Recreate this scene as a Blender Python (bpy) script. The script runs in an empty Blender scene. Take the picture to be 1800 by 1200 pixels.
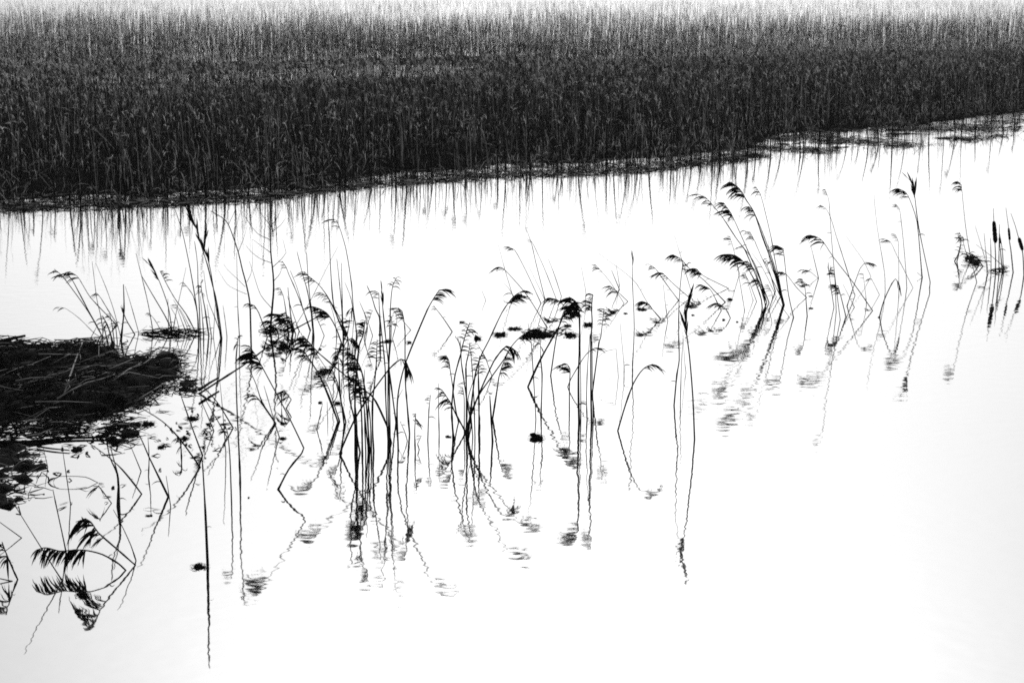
import bpy, math, random
import numpy as np
from mathutils import Vector, noise as mnoise

# ------------------------------------------------------------------ camera, sky, sun, exposure
scene = bpy.context.scene
R = math.radians
F = 3250.0            # focal length in photograph pixels (1800 wide)
CAM_H = 5.6           # metres above the water
TILT = math.atan(620.0 / F)

cam_data = bpy.data.cameras.new('camera')
cam_data.sensor_width = 36.0
cam_data.lens = F / 1800.0 * 36.0
cam_data.clip_end = 6000.0
cam_data.clip_start = 0.2
cam_data.dof.use_dof = True
cam_data.dof.focus_distance = 24.0
cam_data.dof.aperture_fstop = 4.0
cam = bpy.data.objects.new('camera', cam_data)
scene.collection.objects.link(cam)
cam.location = (0, 0, CAM_H)
cam.rotation_euler = (math.pi / 2 - TILT, 0, 0)
scene.camera = cam

SUN_EL, SUN_ROT = R(31), R(2)
world = bpy.data.worlds.new('World')
scene.world = world
world.use_nodes = True
wn = world.node_tree
wn.nodes.clear()
sky = wn.nodes.new('ShaderNodeTexSky')
sky.sky_type = 'NISHITA'
sky.sun_disc = False
sky.sun_elevation = SUN_EL
sky.sun_rotation = SUN_ROT
sky.air_density = 0.7
sky.dust_density = 1.0
sky.ozone_density = 1.0
bw = wn.nodes.new('ShaderNodeRGBToBW')          # a monochrome photograph
bg = wn.nodes.new('ShaderNodeBackground')
bg.inputs['Strength'].default_value = 0.10
wo = wn.nodes.new('ShaderNodeOutputWorld')
wn.links.new(sky.outputs[0], bw.inputs[0])
wn.links.new(bw.outputs[0], bg.inputs['Color'])
wn.links.new(bg.outputs[0], wo.inputs['Surface'])

sun_data = bpy.data.lights.new('sun', 'SUN')
sun_data.energy = 1.5
sun_data.angle = R(12)
sun_data.color = (1, 1, 1)
sun = bpy.data.objects.new('sun', sun_data)
scene.collection.objects.link(sun)
sdir = Vector((math.sin(SUN_ROT) * math.cos(SUN_EL), math.cos(SUN_ROT) * math.cos(SUN_EL), math.sin(SUN_EL)))
sun.rotation_euler = sdir.to_track_quat('Z', 'Y').to_euler()
sun.location = (0, 0, 60)

vs = scene.view_settings
vs.view_transform = 'Standard'
vs.look = 'None'
vs.gamma = 1.0
vs.use_curve_mapping = False
vs.exposure = -0.2
scene.cycles.use_denoising = False
scene.cycles.caustics_reflective = False
scene.cycles.caustics_refractive = False
scene.cycles.max_bounces = 6
scene.cycles.diffuse_bounces = 2
scene.cycles.glossy_bounces = 3
scene.cycles.volume_bounces = 0
scene.cycles.filter_width = 1.7
scene.cycles.sample_clamp_indirect = 1.0
scene.cycles.sample_clamp_direct = 3.0

random.seed(7)
rng = np.random.default_rng(11)
COL = scene.collection

# ------------------------------------------------------------------ helpers
CT, ST = math.cos(TILT), math.sin(TILT)

def ray(px, py):
    dx, dy = (px - 900.0) / F, -(py - 600.0) / F
    return Vector((dx, CT + dy * ST, -ST + dy * CT))

def on_water(px, py, z=0.0):
    """where the sight line through a photograph pixel meets the level z"""
    r = ray(px, py)
    t = (z - CAM_H) / r.z
    return Vector((r.x * t, r.y * t, z))

def on_plane(px, py, yb, k):
    """where it meets the upright plane through y = yb that leans k metres in depth per metre of height"""
    r = ray(px, py)
    t = (yb + k * CAM_H) / (r.y - k * r.z)
    return Vector((r.x * t, r.y * t, CAM_H + r.z * t))

def mesh_obj(name, verts, faces, mats, parent=None, loc=None, smooth=True, midx=None):
    me = bpy.data.meshes.new(name)
    me.from_pydata([tuple(v) for v in verts], [], faces)
    for m in (mats if isinstance(mats, (list, tuple)) else [mats]):
        me.materials.append(m)
    if smooth and len(me.polygons):
        me.polygons.foreach_set('use_smooth', [True] * len(me.polygons))
    if midx is not None:
        me.polygons.foreach_set('material_index', midx)
    me.update()
    o = bpy.data.objects.new(name, me)
    COL.objects.link(o)
    if parent is not None:
        o.parent = parent
    if loc is not None:
        o.location = loc
    return o

def big_mesh(name, verts, tris, mats, midx=None, parent=None, smooth=False):
    """numpy vertices (n,3) and triangles (m,3) -> one object"""
    me = bpy.data.meshes.new(name)
    n, m = len(verts), len(tris)
    me.vertices.add(n)
    me.vertices.foreach_set('co', np.ascontiguousarray(verts, np.float32).ravel())
    me.loops.add(3 * m)
    me.loops.foreach_set('vertex_index', np.ascontiguousarray(tris, np.int32).ravel())
    me.polygons.add(m)
    me.polygons.foreach_set('loop_start', np.arange(0, 3 * m, 3, dtype=np.int32))
    me.polygons.foreach_set('loop_total', np.full(m, 3, np.int32))
    for x in mats:
        me.materials.append(x)
    if midx is not None:
        me.polygons.foreach_set('material_index', np.ascontiguousarray(midx, np.int32))
    if smooth:
        me.polygons.foreach_set('use_smooth', np.ones(m, bool))
    me.update(calc_edges=True)
    me.validate()
    o = bpy.data.objects.new(name, me)
    COL.objects.link(o)
    if parent is not None:
        o.parent = parent
    return o

def empty(name, loc):
    o = bpy.data.objects.new(name, None)
    o.empty_display_size = 0.1
    COL.objects.link(o)
    o.location = loc
    return o

def tag(o, label, cat=None, group=None, kind=None):
    o['label'] = label
    if cat:
        o['category'] = cat
    if group:
        o['group'] = group
    if kind:
        o['kind'] = kind

class Geo:
    def __init__(self):
        self.v, self.f = [], []

    def tube(self, pts, rad, sides=5, tip=True):
        """tapered tube along pts, rad one value per point"""
        n = len(pts)
        b = len(self.v)
        for i, p in enumerate(pts):
            t = (pts[min(i + 1, n - 1)] - pts[max(i - 1, 0)])
            t = t.normalized() if t.length > 1e-9 else Vector((0, 0, 1))
            a = t.cross(Vector((0.13, 1, 0.07))).normalized()
            c = t.cross(a)
            for k in range(sides):
                q = 2 * math.pi * k / sides
                self.v.append(p + (a * math.cos(q) + c * math.sin(q)) * rad[i])
        for i in range(n - 1):
            for k in range(sides):
                k2 = (k + 1) % sides
                self.f.append((b + i * sides + k, b + i * sides + k2, b + (i + 1) * sides + k2, b + (i + 1) * sides + k))
        self.f.append(tuple(b + k for k in reversed(range(sides))))
        self.f.append(tuple(b + (n - 1) * sides + k for k in range(sides)))

    def blade(self, pts, wid, flat, thick=0.35):
        """leaf-like tapered strand: lens cross-section, 4 sides"""
        n = len(pts)
        b = len(self.v)
        for i, p in enumerate(pts):
            t = (pts[min(i + 1, n - 1)] - pts[max(i - 1, 0)]).normalized()
            a = t.cross(flat)
            a = a.normalized() if a.length > 1e-6 else Vector((1, 0, 0))
            c = t.cross(a)
            w = wid[i]
            self.v += [p + a * w, p + c * w * thick, p - a * w, p - c * w * thick]
        for i in range(n - 1):
            for k in range(4):
                k2 = (k + 1) % 4
                self.f.append((b + i * 4 + k, b + i * 4 + k2, b + (i + 1) * 4 + k2, b + (i + 1) * 4 + k))

# ------------------------------------------------------------------ materials (a monochrome world: greys only)
def grey_mat(name, lo, hi, scale=8.0, rough=0.75, spec=0.25, detail=4.0, stretch=(1, 1, 1)):
    m = bpy.data.materials.new(name)
    m.use_nodes = True
    nt = m.node_tree
    p = nt.nodes['Principled BSDF']
    tc = nt.nodes.new('ShaderNodeTexCoord')
    mp = nt.nodes.new('ShaderNodeMapping')
    mp.inputs['Scale'].default_value = stretch
    nz = nt.nodes.new('ShaderNodeTexNoise')
    nz.inputs['Scale'].default_value = scale
    nz.inputs['Detail'].default_value = detail
    cr = nt.nodes.new('ShaderNodeValToRGB')
    cr.color_ramp.elements[0].position = 0.3
    cr.color_ramp.elements[0].color = (lo, lo, lo, 1)
    cr.color_ramp.elements[1].position = 0.7
    cr.color_ramp.elements[1].color = (hi, hi, hi, 1)
    nt.links.new(tc.outputs['Object'], mp.inputs[0])
    nt.links.new(mp.outputs[0], nz.inputs['Vector'])
    nt.links.new(nz.outputs['Fac'], cr.inputs[0])
    nt.links.new(cr.outputs[0], p.inputs['Base Color'])
    p.inputs['Roughness'].default_value = rough
    p.inputs['Specular IOR Level'].default_value = spec
    return m

M_STEM = grey_mat('wet_reed_stem', 0.008, 0.022, 12, 0.7, 0.1)
M_PLUME = grey_mat('wet_reed_plume', 0.006, 0.016, 20, 0.85, 0.05)
M_BSTEM = grey_mat('bank_reed_stem', 0.008, 0.03, 2, 0.9, 0.0)
M_BPALE = grey_mat('bank_reed_dry_stem', 0.3, 0.7, 2, 0.8, 0.1)
M_BPLUME = grey_mat('bank_reed_plume', 0.4, 0.85, 0.9, 0.9, 0.0)
def add_translucency(m, amount):
    nt = m.node_tree
    p = nt.nodes['Principled BSDF']
    src = p.inputs['Base Color'].links[0].from_socket
    tr = nt.nodes.new('ShaderNodeBsdfTranslucent')
    mx = nt.nodes.new('ShaderNodeMixShader')
    mx.inputs[0].default_value = amount
    nt.links.new(src, tr.inputs['Color'])
    nt.links.new(p.outputs[0], mx.inputs[1])
    nt.links.new(tr.outputs[0], mx.inputs[2])
    nt.links.new(mx.outputs[0], nt.nodes['Material Output'].inputs['Surface'])
add_translucency(M_BPLUME, 0.5)          # downy plumes let light through
M_MUD = grey_mat('wet_marsh_mud', 0.005, 0.02, 1.2, 0.95, 0.0, 8)
M_MAT = grey_mat('wet_reed_litter', 0.005, 0.02, 5, 0.9, 0.05, 8)
M_STRAW = grey_mat('dry_straw', 0.25, 0.65, 6, 0.8, 0.1)
M_BARK = grey_mat('dark_bark', 0.008, 0.02, 15, 0.85, 0.1)
M_CAT = grey_mat('cattail_velvet', 0.006, 0.015, 40, 0.95, 0.02)

def water_mat():
    m = bpy.data.materials.new('still_pond_water')
    m.use_nodes = True
    nt = m.node_tree
    p = nt.nodes['Principled BSDF']
    p.inputs['Base Color'].default_value = (0.96, 0.96, 0.96, 1)
    p.inputs['Metallic'].default_value = 1.0
    p.inputs['Roughness'].default_value = 0.038
    tc = nt.nodes.new('ShaderNodeTexCoord')
    def layer(scale, sx, sy, detail):
        mp = nt.nodes.new('ShaderNodeMapping')
        mp.inputs['Scale'].default_value = (sx, sy, 1)
        nz = nt.nodes.new('ShaderNodeTexNoise')
        nz.inputs['Scale'].default_value = scale
        nz.inputs['Detail'].default_value = detail
        nt.links.new(tc.outputs['Object'], mp.inputs[0])
        nt.links.new(mp.outputs[0], nz.inputs['Vector'])
        return nz
    fine = layer(4.2, 0.8, 1.0, 1.0)
    broad = layer(0.11, 1.0, 1.0, 2.0)      # calm and ruffled patches
    mr = nt.nodes.new('ShaderNodeMapRange')
    mr.inputs['From Min'].default_value = 0.35
    mr.inputs['From Max'].default_value = 0.65
    mr.inputs['To Min'].default_value = 0.55
    mr.inputs['To Max'].default_value = 1.4
    nt.links.new(broad.outputs['Fac'], mr.inputs['Value'])
    mul = nt.nodes.new('ShaderNodeMath')
    mul.operation = 'MULTIPLY'
    nt.links.new(fine.outputs['Fac'], mul.inputs[0])
    nt.links.new(mr.outputs['Result'], mul.inputs[1])
    bp = nt.nodes.new('ShaderNodeBump')
    bp.inputs['Strength'].default_value = 1.0
    bp.inputs['Distance'].default_value = 0.0029
    nt.links.new(mul.outputs[0], bp.inputs['Height'])
    nt.links.new(bp.outputs['Normal'], p.inputs['Normal'])
    return m
M_WATER = water_mat()

# ------------------------------------------------------------------ the setting: water, marsh ground
w = mesh_obj('water', [(-500, -40, 0), (500, -40, 0), (500, 1500, 0), (-500, 1500, 0)], [(0, 1, 2, 3)], M_WATER, smooth=False)
tag(w, 'still white pond water mirroring the bright sky', kind='structure')

BANK = [(-900, 410), (-300, 385), (0, 366), (250, 358), (470, 347), (600, 328), (750, 316), (900, 306), (1100, 300),
        (1250, 285), (1350, 273), (1500, 262), (1700, 247), (1800, 231), (2000, 215), (2600, 190)]
BANKW = [on_water(*p) for p in BANK]
BX = np.array([p.x for p in BANKW])
BY = np.array([p.y for p in BANKW])

def bank_y(x):
    return np.interp(x, BX, BY)

def reed_start(x):
    """metres from the waterline to the first dense reeds; a bare wet flat on the right"""
    a = on_water(1290, 282).x
    b = on_water(1420, 266).x
    return np.interp(x, [a, b, b + 25], [0.6, 8.0, 10.0])

def sn(x, y, z=0.0):
    return mnoise.noise(Vector((x, y, z)))

def build_ground():
    xs = np.concatenate([np.linspace(-500, -45, 20), np.linspace(-40, 60, 330), np.linspace(65, 500, 20)])
    ss = np.concatenate([np.linspace(-0.6, 12, 56), np.linspace(13, 60, 30), np.concatenate([np.linspace(64, 250, 48), np.geomspace(260, 1300, 8)])])
    v, f = [], []
    for x in xs:
        y0 = float(bank_y(x)) + 1.3 * sn(x * 0.45, 5.5) + 0.5 * sn(x * 2.6, 8.5)
        rs = max(2.6, float(reed_start(x))) + 1.2 * sn(x * 0.4, 2.2)
        for s in ss:
            n = sn(x * 0.55, (y0 + s) * 0.9) * 0.6 + sn(x * 1.7, (y0 + s) * 2.6, 3.0) * 0.4
            if s < rs:
                z = (-0.035 if rs > 4.5 else -0.055) + 0.15 * n - (0.05 if s < 0.0 else 0.0)
            else:
                z = min(0.12, 0.02 + 0.03 * (s - rs)) + 0.10 * n
            if s > 30:                                          # far ground sunk under added open water, its brightness standing in for mist
                lo = 50 + 45 * sn(x * 0.05, s * 0.05, 7.7) + 30 * sn(x * 0.2, s * 0.2, 1.7)
                z -= 0.45 * max(0.0, min(1.0, (s - lo) / 150.0))
            v.append((x, y0 + s, z))
    ns = len(ss)
    for i in range(len(xs) - 1):
        for j in range(ns - 1):
            a = i * ns + j
            f.append((a, a + ns, a + ns + 1, a + 1))
    g = mesh_obj('marsh_ground', v, f, M_MUD)
    tag(g, 'dark wet marsh ground under the far reed bed', kind='structure')
build_ground()

# ------------------------------------------------------------------ the reed bed on the far bank (nobody could count it)
def reed_arrays(x, y, z0, h, lean_x, lean_y, wid, plume_len, plume_w, nplume, pale):
    """three-sided tapered stems with a bend plus spindle plumes -> verts, tris, material index"""
    n = len(x)
    ang = rng.uniform(0, 2 * np.pi, n)
    base = np.stack([x, y, z0], 1)
    mid = base + np.stack([lean_x * 0.35, lean_y * 0.35, h * 0.6], 1)
    top = base + np.stack([lean_x, lean_y, h], 1)
    V = []
    for lvl, sc in ((base, 1.0), (mid, 0.8)):
        for k in range(3):
            a = ang + k * 2.0944
            V.append(lvl + np.stack([np.cos(a) * wid * sc * 0.5, np.sin(a) * wid * sc * 0.5, np.zeros(n)], 1))
    V.append(top)
    verts = np.stack(V, 1).reshape(-1, 3)
    t = []
    for k in range(3):
        k2 = (k + 1) % 3
        t += [(k, k2, 3 + k2), (k, 3 + k2, 3 + k), (3 + k, 3 + k2, 6)]
    t = np.array(t)
    tris = (np.arange(n)[:, None, None] * 7 + t[None]).reshape(-1, 3)
    mi = np.repeat(np.where(pale, 1, 0), 9)
    vs_, ts_, ms_ = [verts], [tris], [mi]
    off = len(verts)
    keep = plume_len > 0
    if keep.any():
        tk = top[keep]
        mk = mid[keep]
        pl, pw = plume_len[keep], plume_w[keep]
        m = len(tk)
        for j in range(nplume):
            dirn = (tk - mk)
            dirn /= np.linalg.norm(dirn, axis=1)[:, None] + 1e-9
            st = tk - dirn * (pl * (0.1 + 0.8 * j / nplume))[:, None]
            dr = np.stack([rng.normal(-0.18, 0.25, m), rng.normal(0, 0.25, m), rng.uniform(0.2, 1.0, m)], 1)
            dr /= np.linalg.norm(dr, axis=1)[:, None]
            ln = pl * rng.uniform(0.6, 1.1, m)
            md = st + dr * (ln * 0.45)[:, None]
            en = st + dr * ln[:, None] - np.stack([np.zeros(m), np.zeros(m), ln * 0.3], 1)
            sv = np.cross(dr, np.stack([rng.normal(0, 1, m), rng.normal(0, 1, m), rng.normal(0, 1, m)], 1))
            sv /= np.linalg.norm(sv, axis=1)[:, None] + 1e-9
            pv = np.stack([st, md + sv * (pw * 0.5)[:, None], md - sv * (pw * 0.5)[:, None], en], 1).reshape(-1, 3)
            tt = np.array([(0, 1, 2), (1, 3, 2)])
            vs_.append(pv)
            ts_.append((np.arange(m)[:, None, None] * 4 + tt[None]).reshape(-1, 3) + off)
            ms_.append(np.full(m * 2, 2))
            off += len(pv)
    return np.concatenate(vs_), np.concatenate(ts_), np.concatenate(ms_)

def scatter(n, s0, s1, power=1.0, margin=1.12):
    """points in the camera's wedge at depth s behind the reed front"""
    out_x, out_y = [], []
    s = s0 + (s1 - s0) * rng.uniform(0, 1, n * 3) ** power
    yy = 50 + s
    xx = rng.uniform(-1, 1, n * 3) * (yy + 20) * 0.30 * margin
    y = bank_y(xx) + reed_start(xx) + s
    ok = np.abs(xx) < (y * 0.2769 * margin + 2)
    xx, y = xx[ok][:n], y[ok][:n]
    return xx, y

def vnoise(x, y, sc, seed=0.0):
    return np.array([sn(a * sc, b * sc, seed) for a, b in zip(x, y)])

def sample_depth(n):
    """distance from the camera for far reeds, thinned so the added bright water shows between them"""
    D = np.linspace(62, 900, 1800)
    dens = np.exp(np.interp(np.log(D), np.log([60, 100, 130, 150, 200, 300, 450, 800]), np.log(FAR_DENS)))
    wgt = np.cumsum(dens * D)
    return np.interp(rng.uniform(0, 1, n), wgt / wgt[-1], D)
FAR_DENS = [6.0, 6.0, 5.0, 4.3, 2.7, 0.92, 0.27, 0.10]

def bed():
    V, T, MI = [], [], []
    off = 0
    def add(res):
        nonlocal off
        v, t, m = res
        V.append(v)
        T.append(t + off)
        MI.append(m)
        off += len(v)
    # front fringe: tall stems in loose tufts
    x, y = scatter(2400, 0.0, 16, 1.0)
    ok = vnoise(x, y * 0.12, 0.9, 7.0) + 0.25 * rng.normal(0, 1, len(x)) > -0.03
    x, y = x[ok], y[ok]
    m = int(len(x) * 0.7)
    x = np.concatenate([x, x[:m] + rng.normal(0, 0.12, m)])
    y = np.concatenate([y, y[:m] + rng.normal(0, 0.25, m)])
    n = len(x)
    h = np.maximum(0.4, rng.normal(1.45, 0.45, n))
    add(reed_arrays(x, y, np.zeros(n), h, rng.normal(-0.05, 0.13, n), rng.normal(0, 0.15, n), rng.uniform(0.014, 0.036, n),
                    np.where(rng.random(n) < 0.3, rng.uniform(0.12, 0.26, n), 0), rng.uniform(0.012, 0.03, n), 4, rng.random(n) < 0.16))
    # broken stems leaning out over the water in front of the bank
    n = 420
    x = rng.uniform(-1, 1, n) * 20
    y = bank_y(x) - np.abs(rng.normal(0, 1.0, n))
    add(reed_arrays(x, y, np.full(n, -0.02), rng.uniform(0.05, 0.5, n) ** 1.3, rng.normal(0, 0.3, n), rng.normal(0, 0.25, n),
                    rng.uniform(0.012, 0.028, n), np.zeros(n), np.zeros(n), 0, rng.random(n) < 0.1))
    # leaning and snapped stems across the front
    x, y = scatter(1500, -0.4, 18, 1.0)
    n = len(x)
    h = rng.uniform(0.25, 1.1, n)
    add(reed_arrays(x, y, np.zeros(n), h, rng.normal(0, 0.75, n), rng.normal(0, 0.4, n), rng.uniform(0.012, 0.026, n),
                    np.zeros(n), np.zeros(n), 0, rng.random(n) < 0.35))
    # low broken tangle
    x, y = scatter(13000, -0.6, 26, 1.0)
    n = len(x)
    h = np.abs(rng.normal(0.0, 0.24, n)) + 0.03
    add(reed_arrays(x, y, rng.uniform(0.0, 0.1, n), h, rng.normal(0, 0.40, n), rng.normal(0, 0.4, n), rng.uniform(0.010, 0.024, n),
                    np.zeros(n), np.zeros(n), 0, rng.random(n) < 0.24))
    # dead leaves and splinters hanging among the stems: thin translucent blades
    x, y = scatter(30000, -0.8, 45, 1.25)
    n = len(x)
    nz = vnoise(x, y, 0.22, 4.0) + 0.6 * vnoise(x, y, 0.8, 6.0)
    keep = rng.random(n) < 0.45 + 1.3 * nz
    x, y = x[keep], y[keep]
    n = len(x)
    d = y - bank_y(x)
    z = np.minimum(rng.exponential(0.22 + 0.02 * np.clip(d, 0, 30), n), 1.5)
    a, e = rng.uniform(0, 6.283, n), np.where(rng.random(n) < 0.6, rng.uniform(0.9, 1.57, n), rng.uniform(-0.2, 0.7, n))
    dr = np.stack([np.cos(a) * np.cos(e), np.sin(a) * np.cos(e), np.sin(e)], 1)
    ln, pw = rng.uniform(0.08, 0.6, n), rng.uniform(0.006, 0.018, n)
    st = np.stack([x, y, z + 0.03], 1)
    sv = np.cross(dr, rng.normal(0, 1, (n, 3)))
    sv /= np.linalg.norm(sv, axis=1)[:, None] + 1e-9
    md = st + dr * (ln * 0.5)[:, None]
    en = st + dr * ln[:, None] - np.stack([np.zeros(n), np.zeros(n), ln * rng.uniform(0, 0.35, n)], 1)
    en[:, 2] = np.maximum(en[:, 2], 0.02)
    pv = np.stack([st, md + sv * (pw * 0.5)[:, None], md - sv * (pw * 0.5)[:, None], en], 1).reshape(-1, 3)
    tr = (np.arange(n)[:, None, None] * 4 + np.array([(0, 1, 2), (1, 3, 2)])[None]).reshape(-1, 3)
    add((pv, tr, np.repeat(np.where(rng.random(n) < 0.8, 2, 0), 2)))
    # body of the bed
    x, y = scatter(19000, 12, 55, 1.0)
    keep = rng.random(len(x)) < 0.72 + 1.0 * (vnoise(x, y, 0.3, 2.0) + 0.5 * vnoise(x, y, 1.1, 3.0))
    x, y = x[keep], y[keep]
    n = len(x)
    nz = vnoise(x, y, 0.09)
    d = y - bank_y(x)
    h = np.maximum(0.4, rng.normal(1.36, 0.33, n) + 0.7 * nz + 0.3 * vnoise(x, y, 0.5, 8.0))
    add(reed_arrays(x, y, np.full(n, 0.05), h, rng.normal(-0.06, 0.22, n) + 0.5 * vnoise(x, y, 0.25, 12.0), rng.normal(0, 0.13, n), rng.uniform(0.010, 0.024, n),
                    np.where(rng.random(n) < 0.08 + 0.005 * d + 0.4 * nz, rng.uniform(0.12, 0.34, n), 0), rng.uniform(0.012, 0.034, n), 4,
                    rng.random(n) < 0.22))
    # the far marsh, thinned over added open water to fade pale like mist
    n = 105000
    D = sample_depth(n)
    x = rng.uniform(-1, 1, n) * (D * 0.31 + 2)
    nz = vnoise(x, D, 0.035) + 0.5 * vnoise(x, D, 0.12)
    keep = (D > bank_y(x) + reed_start(x) + 40) & (rng.random(n) < 0.75 + 0.6 * nz)
    x, D, nz = x[keep], D[keep], nz[keep]
    n = len(x)
    h = np.maximum(0.4, rng.normal(1.42, 0.32, n) + 0.45 * nz)
    add(reed_arrays(x, D, np.full(n, -0.1), h, rng.normal(-0.06, 0.2, n) + 0.4 * nz, rng.normal(0, 0.13, n), rng.uniform(0.018, 0.045, n),
                    np.where(rng.random(n) < 0.5 + 0.3 * nz, rng.uniform(0.12, 0.45, n), 0), rng.uniform(0.014, 0.05, n), 3, rng.random(n) < 0.2))
    o = big_mesh('reed_bed', np.concatenate(V), np.concatenate(T), [M_BSTEM, M_BPALE, M_BPLUME], np.concatenate(MI))
    tag(o, 'wide bed of dry reeds with pale plumes filling the far bank', 'reed bed', kind='stuff')
bed()

# litter lying along the waterline of the bank
def litter():
    n = 6500
    px = np.where(rng.random(n) < 0.62, rng.uniform(-60, 1860, n), rng.uniform(1300, 1860, n))
    by = np.interp(px, [p[0] for p in BANK], [p[1] for p in BANK])
    right = px > 1310
    up = np.where(right, rng.uniform(-4, 40, n), np.abs(rng.normal(0, 13, n)) - 6)
    V, T, MI = [], [], []
    for i in range(n):
        c = on_water(px[i], by[i] - up[i])
        if right[i] and sn(c.x * 0.35, c.y * 0.35, 9.0) < -0.05:
            continue
        a = rng.normal(0, 0.5) if rng.random() < 0.75 else rng.uniform(0, 3.1)
        L = rng.uniform(0.15, 0.7)
        d = np.array([math.cos(a), math.sin(a), rng.normal(0, 0.12)])
        z = rng.uniform(0.0, 0.07)
        p0 = np.array([c.x, c.y, z]) - d * L * 0.5
        p1 = np.array([c.x, c.y, z]) + d * L * 0.5
        r = rng.uniform(0.006, 0.02)
        s = np.array([-d[1], d[0], 0]) * r
        u = np.array([0, 0, r])
        b = 6 * len(V)
        V.append(np.stack([p0 + s, p0 - s, p0 + u, p1 + s * 0.5, p1 - s * 0.5, p1 + u * 0.5]))
        T.append(np.array([(0, 3, 2), (3, 5, 2), (2, 5, 1), (5, 4, 1), (0, 1, 4), (0, 4, 3), (0, 2, 1), (3, 4, 5)]) + b)
        MI.append(np.full(8, 1 if rng.random() < 0.24 else 0))
    o = big_mesh('bank_litter', np.concatenate(V), np.concatenate(T), [M_MAT, M_BPALE], np.concatenate(MI))
    tag(o, 'flattened dead reed litter along the waterline of the far bank', 'litter', kind='stuff')
litter()

# ------------------------------------------------------------------ single reeds
def resample(pts, sharp=38):
    """polyline -> smoother polyline, real breaks kept sharp"""
    if len(pts) < 3:
        return [pts[0], pts[0].lerp(pts[1], 0.5), pts[1]]
    out = [pts[0]]
    n = len(pts)
    def tangent(i):
        if i == 0:
            return pts[1] - pts[0]
        if i == n - 1:
            return pts[-1] - pts[-2]
        a, b = pts[i] - pts[i - 1], pts[i + 1] - pts[i]
        if a.angle(b, 0) > R(sharp):
            return None
        return (a.normalized() + b.normalized()).normalized() * min(a.length, b.length)
    for i in range(n - 1):
        seg = pts[i + 1] - pts[i]
        t0, t1 = tangent(i), tangent(i + 1)
        t0 = seg if t0 is None else t0
        t1 = seg if t1 is None else t1
        for s in (1 / 3, 2 / 3, 1.0):
            h1 = 2 * s**3 - 3 * s**2 + 1
            h2 = s**3 - 2 * s**2 + s
            h3 = -2 * s**3 + 3 * s**2
            h4 = s**3 - s**2
            out.append(pts[i] * h1 + t0 * h2 + pts[i + 1] * h3 + t1 * h4)
    return out

def along(path, back):
    """point and tangent at the distance back from the end of path"""
    d = 0.0
    for i in range(len(path) - 1, 0, -1):
        seg = path[i] - path[i - 1]
        if d + seg.length >= back or i == 1:
            f = min(1.0, (back - d) / max(seg.length, 1e-6))
            return path[i] - seg * f, seg.normalized()
        d += seg.length
    return path[-1], (path[-1] - path[-2]).normalized()

def plume_geo(path, side, n, length, span, rnd, fat=1.0):
    g = Geo()
    # the axis itself
    ax = [along(path, span * (1 - k / 7.0))[0] for k in range(8)]
    g.tube(ax, [length * 0.022 * (1 - 0.5 * k / 7) for k in range(8)], 4)
    down = Vector((0, 0, -1))
    for i in range(n):
        u = (i + rnd.uniform(0.1, 0.9)) / n
        p0, tg = along(path, span * (1 - u) + 0.002)
        sg = {'l': -1, 'r': 1}.get(side, 0)
        if side == 'b':
            sg = -1 if i % 2 else 1
        ln = length * rnd.uniform(0.45, 1.2) * (0.75 + 0.35 * math.sin(math.pi * min(1, 0.25 + 0.75 * u)))
        sv = Vector((sg if sg else rnd.choice((-0.4, 0.3)), rnd.uniform(-0.7, 0.7), 0))
        if side == 'h':
            d0 = (tg * rnd.uniform(0.2, 0.6) + sv * 0.4 + down * 0.35).normalized()
            curl = rnd.uniform(0.7, 1.0)
        elif side == 's':                       # spike: strands hug the stem
            d0 = (tg * 1.0 + Vector((rnd.uniform(-0.25, 0.25), rnd.uniform(-0.25, 0.25), 0))).normalized()
            curl = 0.05
        else:
            d0 = (tg * rnd.uniform(0.35, 0.75) + sv * rnd.uniform(0.6, 1.0)).normalized()
            curl = rnd.uniform(0.6, 1.15)
        pts, wd = [], []
        m = 6
        for k in range(m + 1):
            s = k / m
            pts.append(p0 + d0 * (ln * s * (1 - 0.2 * s * curl)) + (down * curl + sv * 0.2) * (ln * 0.55 * s ** 2.2))
            wd.append(max(0.0008, ln * 0.056 * fat * (math.sin(math.pi * min(1.0, s * 0.86 + 0.14)) ** 0.8)))
        flat = Vector((rnd.uniform(-0.4, 0.4), 1, rnd.uniform(-0.4, 0.4))).normalized()
        g.blade(pts, wd, flat, 0.45)
        for e in range(rnd.choice((1, 1, 2, 3))):   # finer side strands from the same node
            f1, f2, f3 = rnd.uniform(0.4, 0.95), rnd.uniform(-0.12, 0.3), rnd.uniform(-0.15, 0.2)
            q = [p0 + (p - p0) * f1 + Vector((0, 0, -1)) * (ln * f2 * (k / m)) + (sv + tg) * (ln * f3 * k / m) for k, p in enumerate(pts)]
            g.blade(q, [x * 0.5 for x in wd], flat, 0.5)
    return g

def leaf_geo(p0, tg, sg, ln, rnd, fat=1.0):
    g = Geo()
    pts, wd = [], []
    sv = Vector((sg, rnd.uniform(-0.5, 0.5), 0))
    d0 = (tg * 0.6 + sv * 0.7).normalized()
    for k in range(7):
        s = k / 6
        pts.append(p0 + d0 * (ln * s) + Vector((0, 0, -1)) * (ln * 0.7 * s * s))
        wd.append(max(0.0008, ln * 0.05 * fat * math.sin(math.pi * min(1, s * 0.85 + 0.15))))
    g.blade(pts, wd, Vector((0.1, 1, 0.2)), 0.3)
    return g

ZONES = {
    'A': 'at the tip of the dark mat',
    'B': 'on the litter strip behind the mat',
    'C': 'between mat and central clump',
    'D': 'in the dense central clump',
    'P': 'behind the dense central clump',
    'E': 'in the fan-shaped clump',
    'F': 'just right of the fan-shaped clump',
    'G': 'standing apart right of centre',
    'H': 'behind the line of floating clumps',
    'I': 'in the leaning group below the bank',
    'J': 'in the thin group by the cattails',
    'L': 'in the near left corner',
}
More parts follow.
